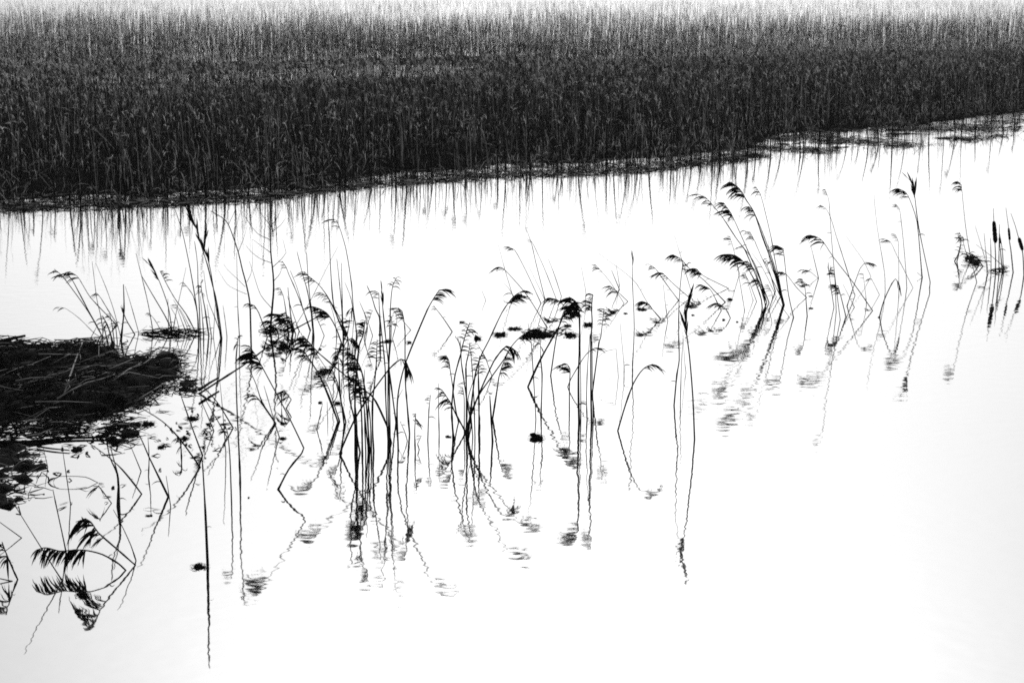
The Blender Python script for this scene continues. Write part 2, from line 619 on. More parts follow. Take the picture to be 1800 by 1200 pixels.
# zone, base -> tip in photograph pixels (base first, on the waterline), plume: side+count x length, stem weight
REEDS = '''
A|180,592 170,572 148,537 112,488 104,480 95,473|l4x18|1.1
A|178,588 147,530 127,492 118,482 108,482|l3x15|1
A|206,572 170,535 157,520 145,500 136,486 122,477|l4x16|.9
A|181,582 177,555 171,530 168,510 162,460||.8
A|212,592 200,545 186,505 168,462||.7
A|205,568 190,545 178,525 171,516 163,518|l3x10|.8
A|176,592 165,585 140,560 115,542 102,540|l2x12|.6
A|213,600 214,585 218,545 217,500||1.9
A|237,588 221,560 215,540|s3x10|1.2
A|244,585 230,535 220,503||.7
A|198,606 195,590 188,570 180,555|h6x12|1.8
A|201,602 197,572 193,551|l4x9|1
A|206,600 203,570 199,566|l4x9|1
A|160,593 170,574||.8
A|190,606 186,588 181,570|b4x10|1.5
B|301,578 290,555 267,516 249,485||1.3
B|269,583 261,537 250,490 239,445||.9
B|302,577 296,540 288,515 276,485 267,471 256,458|s5x22|1
B|345,586 327,552 311,530 304,519 295,503 281,476|r8x12|1
B|305,576 311,543 320,503 327,470||.7
B|349,580 347,552 340,521 331,507 322,496|l3x8|1
B|349,588 347,552 340,505 331,456 320,406 307,366||1.2
B|390,595 385,557 379,521 374,503 365,467 354,433 346,404 340,390 335,372|s6x24|1.2
B|388,594 380,540 371,480 366,458 359,433 362,413|s7x24|1.0
B|352,589 350,530 348,496 347,462 342,424||1.1
B|367,590 360,541 355,516 353,496|h6x14|1.2
B|389,590 378,559 365,525 358,476||.8
B|327,584 318,560 309,535|l2x8|.8
B|332,584 321,555 305,527||.7
B|338,585 326,560 316,542||.7
B|296,578 296,550 295,525||.8
B|316,582 309,556 300,540||.7
B|399,592 396,565 392,537||.8
B|358,590 356,560 352,520||1
B|372,592 368,565 364,535||.8
B|284,583 272,562 262,550|l3x7|.7
B|375,592 377,560 378,535||.7
C|422,835 420,790 416,700 415,630 419,590|h6x12|1.2
C|489,860 508,824 530,797 534,787 510,737 470,662 450,625 437,607|l9x30|1.2|.5
C|484,743 462,712 455,702 448,695 436,692|l4x20|1
C|485,745 460,705 450,675 435,642||1
C|491,768 483,743 472,705 464,678||.8
C|503,718 512,702 499,685 490,694|h7x18|1
C|350,692 400,660 435,637 495,592 562,555||1.6
C|688,778 680,748 663,710 653,695 623,673 562,622 549,608 533,590|l9x24|1.3
C|594,686 590,672 575,650 550,612|l5x15|.9
C|594,742 580,700 560,657 543,630 532,615 522,612|l8x22|1.2
C|594,741 570,680 562,662|l5x14|1.1
C|597,741 585,703 577,680 570,665|l6x14|1
C|608,742 600,707 593,672 584,650|l7x14|1.1
C|557,755 565,718|s4x10|.9
C|576,736 575,706||.7
C|511,618 503,605 496,595|h4x12|1
C|605,746 598,690 595,640 593,613|h6x20|1.2
C|421,592 418,540 416,444||.9
D|633,795 628,770 622,733 615,702 612,657 611,630 612,597 619,594 629,603|h7x16|1.2
D|625,800 624,700 628,640 632,605 638,590 642,563|l12x15|1.4
D|650,792 648,765 642,690 635,650 622,625 614,620|l14x20|1.3
D|637,796 636,740 633,690 627,648 617,640|l13x20|1.3
D|637,800 636,740 633,700 629,682|b10x15|1.2
D|648,792 645,767 640,715 634,672|l10x17|1.3
D|649,792 647,740 648,703 655,672|l5x10|1.1
D|657,792 655,757 655,707 658,678 661,647 662,627 663,597|b13x16|1.3
D|597,797 623,738 650,695 683,650 695,638 705,631 713,634 721,652|h9x16|1.3
D|682,775 678,700 677,647 671,585 667,545 666,515 658,511|l3x15|1
D|696,742 688,680 680,613 675,563 672,530 671,507|s5x16|1.1
D|684,770 682,707 683,638 685,597 686,552 687,530 689,510 692,498 698,487|b7x11|1
D|686,768 684,640 687,600 689,555|h7x12|1
D|720,762 715,703 713,678 712,622 712,583 710,563 707,547 700,541|l9x14|1.1
D|700,787 698,720 701,685 712,640 751,545 762,525 772,510 784,508|r9x20|1.2|.12
D|752,774 754,720 757,694|l4x12|.9
D|730,795 729,757 731,726|h6x14|1
D|737,790 734,780 741,765|l3x8|.8
D|772,762 771,718 771,674||.8
D|628,798 627,740 622,690 620,660|l8x16|1.1
D|643,795 641,740 640,705 641,650||1
D|653,794 651,740 646,700 638,665|l6x14|1
D|716,775 712,760 703,740|r2x8|.7
D|696,745 700,700 708,684||.7
P|795,583 779,559 762,537|l2x8|1.2
P|668,597 667,558 660,543 653,520 645,502||1.4
P|646,576 642,555 633,533||.9
P|628,592 621,540 618,500 608,437 597,400 592,388 583,385|l3x18|1
P|607,592 590,550 585,525 581,470 579,415 577,390||1.2
P|550,582 547,550 540,510 532,482 522,442||1.1
P|552,592 549,557 545,525 541,480 539,445||1.2
P|603,592 601,547 597,500 592,455||1.1
P|604,594 602,547 601,505 600,462||1.1
P|622,562 617,525 606,496||.8
P|520,572 545,530 560,500 580,460 595,432||.6
P|545,582 537,557 532,540 522,505 510,475||.9
P|546,580 535,550 520,510 508,483 503,470 496,459|l3x13|1
P|610,586 595,555 575,520 560,500 542,485 535,477|l6x18|1.1
P|608,590 590,550 580,530 575,522 565,514|l5x16|1
P|600,602 590,575 577,553 565,544 552,539|l10x20|1.3
P|507,582 503,550 498,520 492,506|l4x10|.9
P|470,592 455,550 447,537 435,533|l6x13|1.1
P|612,594 601,570 602,552|b6x16|1.1
P|627,587 622,548 619,541 612,546|h5x14|1.1
P|610,590 615,563|s3x8|1.2
P|516,582 512,562 508,525 506,505||1.3
P|526,582 513,545 505,520||.8
P|570,590 560,566 552,548||.8
P|508,588 502,566 492,553 478,551|l10x20|1.2
P|514,586 508,560 500,548|h10x18|1.2
P|490,590 484,572 472,563|l9x18|1.1
P|500,590 497,575 488,562|b9x14|1
P|520,588 514,568 508,556|h9x16|1.1
P|655,590 645,560 632,530||.6
P|592,592 588,560 577,524||.8
P|640,596 646,570 655,545|l4x10|.9
P|690,595 698,560 690,540||.7
P|722,580 705,560 690,545||.7
E|797,768 795,743 794,716 796,692 800,659 810,622 815,600 821,580 826,567|b11x15|1.4
E|819,766 821,718 819,692 811,637 810,615 806,600 800,591|s3x14|1.1
E|806,742 800,714 796,681 791,648 789,633 784,624|l9x15|1
E|820,772 820,690 819,648 820,637 824,620 826,602|b9x12|1.2
E|835,768 833,696 830,648 827,613||.9
E|842,762 842,707 841,659 842,640 843,625|b11x14|1.2
E|829,746 823,716 823,699 832,670 840,655|s3x10|1
E|822,770 835,660 842,635 847,622 860,597 882,550 897,528 908,517 922,510|r10x22|1.2|.35
E|819,764 826,734 841,696 865,661 887,630 899,609 916,591 938,578|r12x17|1.3|.18
E|821,764 828,729 843,690 868,635 881,617 890,608 899,611 911,620|h9x17|1.4
E|866,736 875,677 877,663 883,642 890,628|r10x17|1.2
E|866,776 864,743 861,695||1.6
E|865,662 852,626 839,604|l2x8|.8
E|816,762 816,700 813,680|l6x10|.9
E|819,760 800,725 793,710 785,697 777,685|h10x19|1.2
E|843,764 844,750 843,735|s4x8|1
E|831,768 828,730 822,700||.9
F|928,680 950,632 983,573 993,548 1000,538 1012,530|r13x22|1.5
F|951,732 953,658 950,625 950,598|h4x10|1
F|942,737 940,698 933,593 928,568||.8
F|968,660 978,593 987,558 993,542|r4x14|1.2
F|1018,742 1017,698 1017,658 1019,600 1018,547 1012,530 1000,522|l11x24|1.7
F|1040,742 1039,698 1039,592 1041,567 1040,543 1042,517|l9x17|1.5
F|1032,737 1031,698 1033,642 1037,587||.9
F|1041,693 1047,647 1053,602 1056,593 1059,567 1062,542|b12x13|1.2
F|998,680 1003,667 1023,633 1033,620 1045,612 1057,612|r7x13|.9
F|1001,722 1001,683 1002,648 997,640 988,642|l7x18|1
F|1087,662 1083,613 1063,618 1051,628||.5
F|1097,660 1097,643 1090,568||.7
F|1021,740 1021,690 1020,595||1
F|1043,738 1042,690 1041,600||1
G|1112,656 1112,640 1115,575 1112,500 1112,443|s3x12|1
G|1086,757 1100,710 1113,675 1125,655 1135,645 1147,640 1158,648|r9x15|1.2
G|1221,772 1218,698 1212,625 1207,587 1205,567 1207,542 1212,523|s12x26|1.2|.08
G|1185,712 1190,658 1194,633 1193,583 1194,525 1200,462|r3x10|1.2
G|1206,655 1204,640 1200,583||.6
G|1174,564 1170,537 1166,500||.8
G|1196,705 1198,640 1201,590||.7
H|1162,560 1140,535 1120,500 1102,482 1082,467 1052,445||.6
H|1097,533 1070,492 1046,464|l5x13|.7
H|1104,530 1085,512 1072,502|l6x15|.9
H|1089,509 1075,475||1.3
H|1089,502 1083,465||.9
H|1162,561 1148,545 1140,534 1128,529|l8x15|1
H|1029,530 1030,515 1022,470||.8
H|962,576 925,517 890,477 882,470 872,471|l4x14|.9
H|951,533 925,477 905,440 893,433|l5x9|.8
H|958,526 957,522 942,462 934,427 924,400||1
H|978,526 957,472 935,425 927,420|l3x8|.7
H|987,521 976,487 964,455||.8
H|902,522 887,472 876,430||.7
H|1000,546 980,527 965,523|l7x14|.9
H|854,528 847,510||.7
H|905,524 893,505 886,498||.6
H|958,528 945,500 929,467||.6
I|1348,532 1310,440 1295,420 1270,382 1252,360 1240,347 1228,342|l5x24|1.1
I|1377,536 1357,462 1340,415 1325,372 1312,352 1300,332 1285,320|l12x20|1.5
I|1352,532 1333,483 1310,430 1285,375 1272,356|l12x18|1.2
I|1379,536 1362,470 1345,420 1325,372 1315,362|l7x15|1.2
I|1378,536 1370,495 1362,455 1355,415 1337,342 1328,328|l6x12|1.1
I|1372,521 1362,500 1340,455 1325,420 1318,407|l6x12|.9
I|1340,541 1338,525 1325,490 1305,458 1290,448 1275,447|l12x22|1.3
I|1346,537 1335,500 1327,475 1313,458|l8x14|1.1
I|1346,541 1340,505 1332,490 1326,494|l8x15|1.2
I|1309,546 1308,540 1295,462|l2x6|.8
I|1324,528 1323,525 1310,480||.8
I|1395,558 1386,517 1380,465 1377,437 1365,431|l7x17|1
I|1418,523 1400,505 1382,482 1368,477|l6x10|.8
I|1388,558 1360,520||.7
I|1300,481 1290,440 1283,415|l5x11|.8
I|1348,532 1337,490 1325,460 1305,432 1298,435|l4x9|.9
I|1363,512 1350,470 1340,455|r4x12|1
I|1193,528 1172,500 1152,472 1140,464|l4x12|.9
I|1213,524 1185,500 1165,480 1152,482|l7x17|.9
I|1275,531 1237,492 1212,472 1197,455 1182,447|l7x15|1
I|1281,507 1237,485 1225,473 1212,473|l9x15|.9
I|1268,546 1260,530 1248,508 1232,500|l7x12|1
I|1284,559 1277,545 1265,534 1254,534|l9x14|1
I|1215,512 1195,445 1185,412||.6
I|1200,470 1200,462|r3x8|.8
I|1378,538 1368,500 1352,455 1352,415||.8
I|1365,522 1340,470 1322,445||.7
I|1330,530 1318,498 1308,478|l5x10|.8
I|1352,545 1358,520 1350,500|l5x9|.8
J|1534,546 1500,497 1465,452 1447,425 1437,417 1424,413|l5x22|1
J|1503,520 1482,452 1470,415 1460,382 1451,366 1441,360|l4x10|.8
J|1477,562 1467,480 1461,410 1457,352 1450,332|l5x9|.8
J|1466,540 1460,500 1456,467|s4x12|.9
J|1487,556 1478,520 1473,502 1466,503|l9x13|1.1
J|1439,489 1425,430||.9
J|1438,489 1422,476 1413,474|l4x10|.6
J|1419,556 1415,505 1410,490|l7x11|.9
J|1489,538 1500,505 1512,472 1521,461 1531,463|r5x10|.9
J|1523,536 1522,520 1517,480|l3x7|.8
J|1531,486 1517,457 1487,415||.6
J|1546,518 1532,490 1525,492|l4x7|.6
J|1556,512 1555,480 1542,400 1536,342||.7
J|1634,506 1635,495 1615,400 1607,337 1604,322 1594,312|s6x20|1.1
J|1621,488 1612,390 1601,355 1592,338 1578,331|l7x17|1.1
J|1594,506 1592,470 1586,405 1581,367 1575,359|l5x9|.8
J|1605,506 1577,450 1565,425 1555,420|l4x10|.6
J|1580,521 1580,505 1579,425 1574,412|l4x10|.7
J|1546,557 1554,528 1568,498 1574,490 1580,498 1583,512|h9x12|1.2
J|1622,487 1612,479||.9
J|1717,496 1705,445 1697,395 1690,325 1683,318|l9x12|.9
J|1470,548 1468,500 1466,470|l7x12|.9
J|1502,540 1492,520 1482,500||.7
J|1682,460 1687,440 1690,418 1686,408|l6x10|1.2
J|1678,459 1684,447 1688,430|b5x9|1.4
J|1705,462 1697,440 1691,415|h5x10|1.1
J|1742,483 1742,450 1741,418||1.1
J|1756,482 1756,440 1757,395||1.1
J|1764,480 1762,440 1757,410||1.3
J|1728,468 1716,452 1704,446|s5x12|1.5
J|1720,468 1712,456 1698,446||1.5
J|1712,467 1722,455||1.2
J|1735,482 1733,460 1714,397||.9
J|1737,480 1733,445 1730,410||.9
J|1766,470 1745,452 1716,430||.9
L|365,991 361,900 357,830 355,803||1.2|0
L|356,800 338,752 318,695||1.2
L|352,821 315,770 285,740 240,712||1.2
L|296,873 262,803 248,771 230,742||1.1
L|300,890 292,836||.8
L|261,838 262,803 260,768||.8
L|248,828 229,782||.9
L|207,890 208,856 206,832 193,803 184,755||1.3
L|210,886 208,840 198,800 190,770||1.0
L|249,868 230,843 207,817 180,795 147,772||1
L|376,757 352,700||1
L|399,768 360,700||1
L|410,752 382,707 353,675||1.1
L|397,796 391,717 386,665||.7
L|407,882 404,800 400,760 396,748|l4x12|.9
L|319,802 317,775 312,768|h6x14|1
L|110,1020 104,1012 71,960 28,891||.9
L|116,970 112,950 97,880 93,860||.9
L|221,1002 208,990 180,974 152,967 132,966 105,968 80,962 64,966|h26x20|1|-.1
L|238,993 206,965 173,936 160,917 150,911 133,917|h12x30|.9|-.42
L|239,985 230,958 212,919 199,895||.7
L|38,945 -12,909||.8
L|21,1021 -20,1012||.9
L|31,1018 18,990 5,957 -8,955|h11x24|.9
L|124,886 109,783||.7
L|84,821 76,787||.7
L|196,884 173,853 167,862|l3x14|.7
L|172,848 150,838 105,837 92,842|l3x12|.6
'''

ORD = ['leftmost', 'second from left', 'third from left', 'fourth from left', 'fifth from left', 'sixth from left',
       'seventh from left', 'eighth from left', 'ninth from left', 'tenth from left', 'eleventh from left', 'twelfth from left',
       'thirteenth from left', 'fourteenth from left', 'fifteenth from left']

def parse_reeds():
    out = []
    for line in REEDS.strip().splitlines():
        z, pts, pl, wm, *kk = line.split('|')
        P = [tuple(float(c) for c in q.split(',')) for q in pts.split()]
        plume = None
        if pl:
            n, ln = pl[1:].split('x')
            plume = (pl[0], int(n), float(ln))
        out.append(dict(z=z, P=P, plume=plume, w=float(wm), k=float(kk[0]) if kk else None))
    for r in out:
        P = r['P']
        dx = P[-1][0] - P[0][0]
        dy = P[0][1] - min(p[1] for p in P)
        ang = math.degrees(math.atan2(dx, max(dy, 1)))
        lean = 'left-leaning' if ang < -12 else ('right-leaning' if ang > 12 else 'upright')
        tall = 'tall' if dy > 110 else ('short' if dy < 50 else 'slender')
        pl = r['plume']
        if pl is None:
            head = 'bare'
        elif pl[0] == 's':
            head = 'tight plume'
        elif pl[1] >= 9:
            head = 'full plume'
        elif pl[0] in 'hb':
            head = 'drooping plume'
        else:
            head = 'sparse plume'
        r['look'] = f'{tall} {lean} bare reed' if head == 'bare' else f'{tall} {lean} reed, {head},'
    groups = {}
    for r in out:
        groups.setdefault((r['z'], r['look']), []).append(r)
    for (z, look), rs in groups.items():
        rs.sort(key=lambda q: (q['P'][-1][0], q['P'][-1][1]))
        for i, r in enumerate(rs):
            o = '' if len(rs) == 1 else ', ' + ORD[i]
            r['label'] = f'{look} {ZONES[z]}{o}'
    return out

def build_reed(r):
    rnd = random.Random(int(r['P'][0][0] * 31 + r['P'][-1][1] * 17 + len(r['P'])))
    base = on_water(*r['P'][0])
    k = rnd.uniform(-0.08, 0.10) if r['k'] is None else r['k']      # lean towards (-) or away from (+) the viewer
    pts = [base] + [on_plane(x, y, base.y, k) for x, y in r['P'][1:]]
    for p in pts[1:]:
        p.z = max(p.z, 0.012)
    pts = [p - base for p in pts]
    m_px = (base.y * CT + CAM_H * ST) / F
    root = empty('reed', base)
    tag(root, r['label'], 'reed', 'reeds standing in the water')
    path = resample(pts)
    path = [Vector((0, 0, -0.12)) + (path[1] - path[0]).normalized() * 0.0] + path
    n = len(path)
    r0 = 0.0099 * r['w']
    g = Geo()
    rad = [r0 * (1.0 - 0.6 * i / (n - 1)) for i in range(n)]
    for i in range(1, n - 1):
        if rnd.random() < 0.22:
            rad[i] *= 1.35                       # swollen node
    g.tube(path, rad, 5)
    mesh_obj('stem', g.v, g.f, M_STEM, root)
    if r['plume']:
        side, cnt, ln = r['plume']
        L = ln * m_px * 1.42
        span = L * {'s': 1.3, 'h': 0.35, 'b': 1.0}.get(side, 0.75) + cnt * 0.055 * L * (2.0 if side == 'h' else 1.0)
        tot = sum((path[i + 1] - path[i]).length for i in range(n - 1))
        span = min(span, tot * 0.6)
        pg = plume_geo(path, side, cnt, L, span, rnd, (0.95 if cnt >= 9 else 0.9) * (1.25 if r['z'] == 'L' and cnt > 12 else 1.0))
        mesh_obj('plume', pg.v, pg.f, M_PLUME, root)
    if rnd.random() < 0.4 and n > 5:
        i = rnd.randint(2, max(2, int(n * 0.6)))
        p0 = path[i]
        lg = leaf_geo(p0, (path[i + 1] - path[i]).normalized(), rnd.choice((-1, 1)), rnd.uniform(8, 20) * m_px, rnd)
        mesh_obj('leaf', lg.v, lg.f, M_PLUME, root)
    return root

for r in parse_reeds():
    build_reed(r)

# reeds one can pick out along the front edge of the bank
def bank_reeds():
    rnd = random.Random(5)
    n = 84
    for i in range(n):
        px = 4 + (i + rnd.uniform(0.1, 0.9)) * 1790 / n
        by = float(np.interp(px, [p[0] for p in BANK], [p[1] for p in BANK])) - (rnd.uniform(0, 5) if px < 1310 else rnd.uniform(0, 16))
        base = on_water(px, by)
        root = empty('bank_reed', base)
        h = rnd.uniform(0.8, 2.0)
        plumed = rnd.random() < 0.7
        third = 'left' if px < 600 else ('middle' if px < 1200 else 'right')
        size = 'tall' if h > 1.5 else ('short' if h < 1.1 else 'medium')
        tag(root, f'{size} {"plumed" if plumed else "bare"} reed at the far bank waterline, {third} third of the bank', 'reed',
            'reeds along the edge of the far bank')
        lx, ly = rnd.gauss(-0.04, 0.10) * h, rnd.gauss(0, 0.1) * h
        path = [Vector((lx * (t ** 1.6), ly * t, h * t - (0.05 if t == 0 else 0))) for t in (0, .2, .4, .6, .8, 1)]
        g = Geo()
        r0 = rnd.uniform(0.014, 0.032)
        g.tube(path, [r0 * (1 - 0.6 * t / 5) for t in range(6)], 4)
        mesh_obj('stem', g.v, g.f, M_BSTEM, root)
        if plumed:
            pg = plume_geo(path, rnd.choice('llhs'), rnd.randint(4, 8), rnd.uniform(0.10, 0.2), 0.22, rnd, 1.2)
            mesh_obj('plume', pg.v, pg.f, M_PLUME, root)
bank_reeds()

# pale broken stalks leaning out of the bank
ORDN = ['first', 'second', 'third', 'fourth', 'fifth', 'sixth', 'seventh', 'eighth', 'ninth', 'tenth', 'eleventh', 'twelfth',
        'thirteenth', 'fourteenth', 'fifteenth', 'sixteenth', 'seventeenth', 'eighteenth']
STALKS = [(95, 200, 120, 285), (60, 262, 82, 302), (90, 258, 93, 290), (165, 225, 240, 305), (258, 240, 300, 310), (300, 245, 330, 280),
          (420, 275, 465, 330), (300, 310, 345, 330), (160, 265, 150, 290), (20, 275, 60, 310), (130, 300, 180, 250),
          (205, 205, 200, 150), (240, 195, 262, 162), (580, 255, 610, 285), (1495, 153, 1590, 200), (520, 250, 545, 262), (960, 180, 985, 205),
          (33, 225, 32, 300)]
for i, (x0, y0, x1, y1) in enumerate(STALKS):
    if y0 > y1:
        x0, y0, x1, y1 = x1, y1, x0, y0
    b = on_water(x1, y1, 0.12)
    t = on_plane(x0, y0, b.y, 0.05)
    root = empty('broken_stalk', b)
    rank = sorted(range(len(STALKS)), key=lambda q: STALKS[q][0]).index(i)
    lab = f'pale broken stalk slanting in the far reed bed, {ORDN[rank]} such stalk from the left'
    if i == 14:
        lab = 'long pale fallen stalk slanting down to the bare flat of the far bank'
    tag(root, lab, 'stalk', 'pale broken stalks in the far reed bed')
    g = Geo()
    d = t - b
    g.tube([Vector((0, 0, -0.1)), d * 0.5 + Vector((0, 0, 0.03)), d], [0.014, 0.013, 0.009], 5)
    mesh_obj('stem', g.v, g.f, M_BPALE, root)

# ------------------------------------------------------------------ bare saplings in the water
def sapling(trunk, branches, label, r0):
    base = on_water(*trunk[0])
    root = empty('bare_sapling', base)
    tag(root, label, 'sapling')
    def conv(P, k):
        return [on_plane(x, y, base.y, k) - base for x, y in P]
    path = resample(conv(trunk, 0.02))
    path = [Vector((0, 0, -0.15))] + path
    g = Geo()
    n = len(path)
    g.tube(path, [r0 * (1.15 - 0.65 * i / (n - 1)) for i in range(n)], 6)
    mesh_obj('trunk', g.v, g.f, M_BARK, root)
    for j, P in enumerate(branches):
        k = random.uniform(-0.12, 0.12)
        q = conv(P, 0.02)
        p = conv(P, k)
        sh = q[0] - p[0]
        bp = resample([a + sh for a in p])
        gb = Geo()
        m = len(bp)
        gb.tube(bp, [r0 * 0.36 * (1 - 0.6 * i / (m - 1)) for i in range(m)], 4)
        mesh_obj('branch', gb.v, gb.f, M_BARK, root)

sapling([(475, 582), (478, 546), (481, 509), (480, 481), (476, 444), (475, 396), (475, 342)],
        [[(474, 421), (452, 410), (432, 383), (426, 372)], [(477, 445), (458, 431), (443, 420)],
         [(477, 462), (458, 455), (441, 442), (432, 431)], [(476, 398), (487, 383), (494, 368)],
         [(478, 407), (493, 396), (502, 383)], [(480, 469), (495, 455), (503, 444), (497, 420)],
         [(481, 494), (492, 481), (496, 468)], [(477, 541), (458, 518), (445, 479), (438, 459)], [(475, 396), (463, 381), (456, 370)]],
        'straight bare sapling with thin upswept branches behind the central clump', 0.017)
sapling([(441, 590), (439, 531), (432, 496), (426, 474), (419, 444), (409, 414), (397, 388), (370, 371)],
        [[(402, 394), (413, 370), (417, 353)], [(410, 415), (416, 396), (421, 375)], [(419, 442), (428, 420), (435, 396)],
         [(431, 504), (418, 491), (400, 474), (393, 464)], [(434, 517), (417, 510), (400, 500), (383, 474)],
         [(434, 496), (441, 481), (444, 459), (443, 420)]],
        'curved bare sapling bending left beside the straight one', 0.013)

# ------------------------------------------------------------------ cattails
def cattail(P, head, label, r_head):
    base = on_water(*P[0])
    root = empty('cattail', base)
    tag(root, label, 'cattail', 'cattails at the right edge')
    path = resample([base - base] + [on_plane(x, y, base.y, 0.02) - base for x, y in P[1:]])
    path = [Vector((0, 0, -0.12))] + path
    g = Geo()
    n = len(path)
    g.tube(path, [0.014 * (1 - 0.65 * i / (n - 1)) for i in range(n)], 5)
    mesh_obj('stem', g.v, g.f, M_STEM, root)
    a = on_plane(*head[0], base.y, 0.02) - base
    b = on_plane(*head[1], base.y, 0.02) - base
    gh = Geo()
    m = 12
    pts = [a.lerp(b, i / m) for i in range(m + 1)]
    rd = [1.2 * r_head * (0.35 + 0.65 * min(1, math.sin(math.pi * (0.04 + 0.92 * i / m)) * 2.2)) * random.uniform(0.88, 1.1) for i in range(m + 1)]
    gh.tube(pts, rd, 9)
    mesh_obj('seed_head', gh.v, gh.f, M_CAT, root)
    return root

cattail([(1750, 482), (1750, 450), (1749, 427), (1747, 388), (1746, 366)], [(1750, 427), (1747, 389)],
        'thickest cattail with a long ragged dark head', 0.036)
cattail([(1762, 478), (1759, 445), (1757, 425), (1757, 395)], [(1758, 428), (1757, 418)], 'slim cattail just right of the thickest one, tiny head', 0.020)
cattail([(1781, 479), (1777, 440), (1774, 420), (1773, 401), (1768, 365)], [(1775, 422), (1773, 401)], 'third cattail from the left with a short slim head', 0.020)
cattail([(1800, 484), (1799, 460), (1797, 440), (1790, 416), (1785, 398), (1777, 375)], [(1797.5, 440), (1791, 418)],
        'rightmost cattail leaning left with a thick short head', 0.030)
# ------------------------------------------------------------------ mats and floating clumps of dead reed
def inside(poly, x, y):
    c = False
    j = len(poly) - 1
    for i in range(len(poly)):
        xi, yi, xj, yj = *poly[i], *poly[j]
        if (yi > y) != (yj > y) and x < (xj - xi) * (y - yi) / (yj - yi) + xi:
            c = not c
        j = i
    return c

def edge_dist(poly, x, y):
    best = 1e9
    for i in range(len(poly)):
        ax, ay = poly[i]
        bx, by = poly[(i + 1) % len(poly)]
        dx, dy = bx - ax, by - ay
        t = max(0, min(1, ((x - ax) * dx + (y - ay) * dy) / (dx * dx + dy * dy + 1e-9)))
        best = min(best, math.hypot(x - ax - dx * t, y - ay - dy * t))
    return best

def straws(poly_w, count, hfun, lo, hi, aim, spread, pale, rnd, rmin=0.004, rmax=0.010, lift=0.10):
    xs = [p[0] for p in poly_w]
    ys = [p[1] for p in poly_w]
    V, T, MI = [], [], []
    k = 0
    tries = 0
    while k < count and tries < count * 20:
        tries += 1
        x, y = rnd.uniform(min(xs), max(xs)), rnd.uniform(min(ys), max(ys))
        if not inside(poly_w, x, y):
            continue
        a = rnd.gauss(aim, spread)
        L = rnd.uniform(lo, hi)
        d = np.array([math.cos(a), math.sin(a), rnd.gauss(0.02, lift)])
        c = np.array([x, y, hfun(x, y) + rnd.uniform(0.0, 0.05)])
        p0, p1 = c - d * L * 0.5, c + d * L * 0.5
        c = c + np.array([rnd.gauss(0, 0.07), rnd.gauss(0, 0.07), abs(rnd.gauss(0, 0.04))]) * L * 2
        p0[2], p1[2] = max(p0[2], 0.004), max(p1[2], 0.004)
        r = rnd.uniform(rmin, rmax)
        s = np.array([-d[1], d[0], 0]) * r
        u = np.array([0, 0, r * 1.6])
        V.append(np.stack([p0 + s, p0 - s, p0 + u, c + s * .9, c - s * .9, c + u * .9, p1 + s * .5, p1 - s * .5, p1 + u * .5]))
        t1 = np.array([(0, 3, 2), (3, 5, 2), (2, 5, 1), (5, 4, 1), (0, 1, 4), (0, 4, 3)])
        T.append(np.concatenate([t1, t1 + 3, np.array([(0, 2, 1), (6, 7, 8)])]) + 9 * k)
        MI.append(np.full(14, 1 if rnd.random() < pale else 0))
        k += 1
    return np.concatenate(V), np.concatenate(T), np.concatenate(MI)

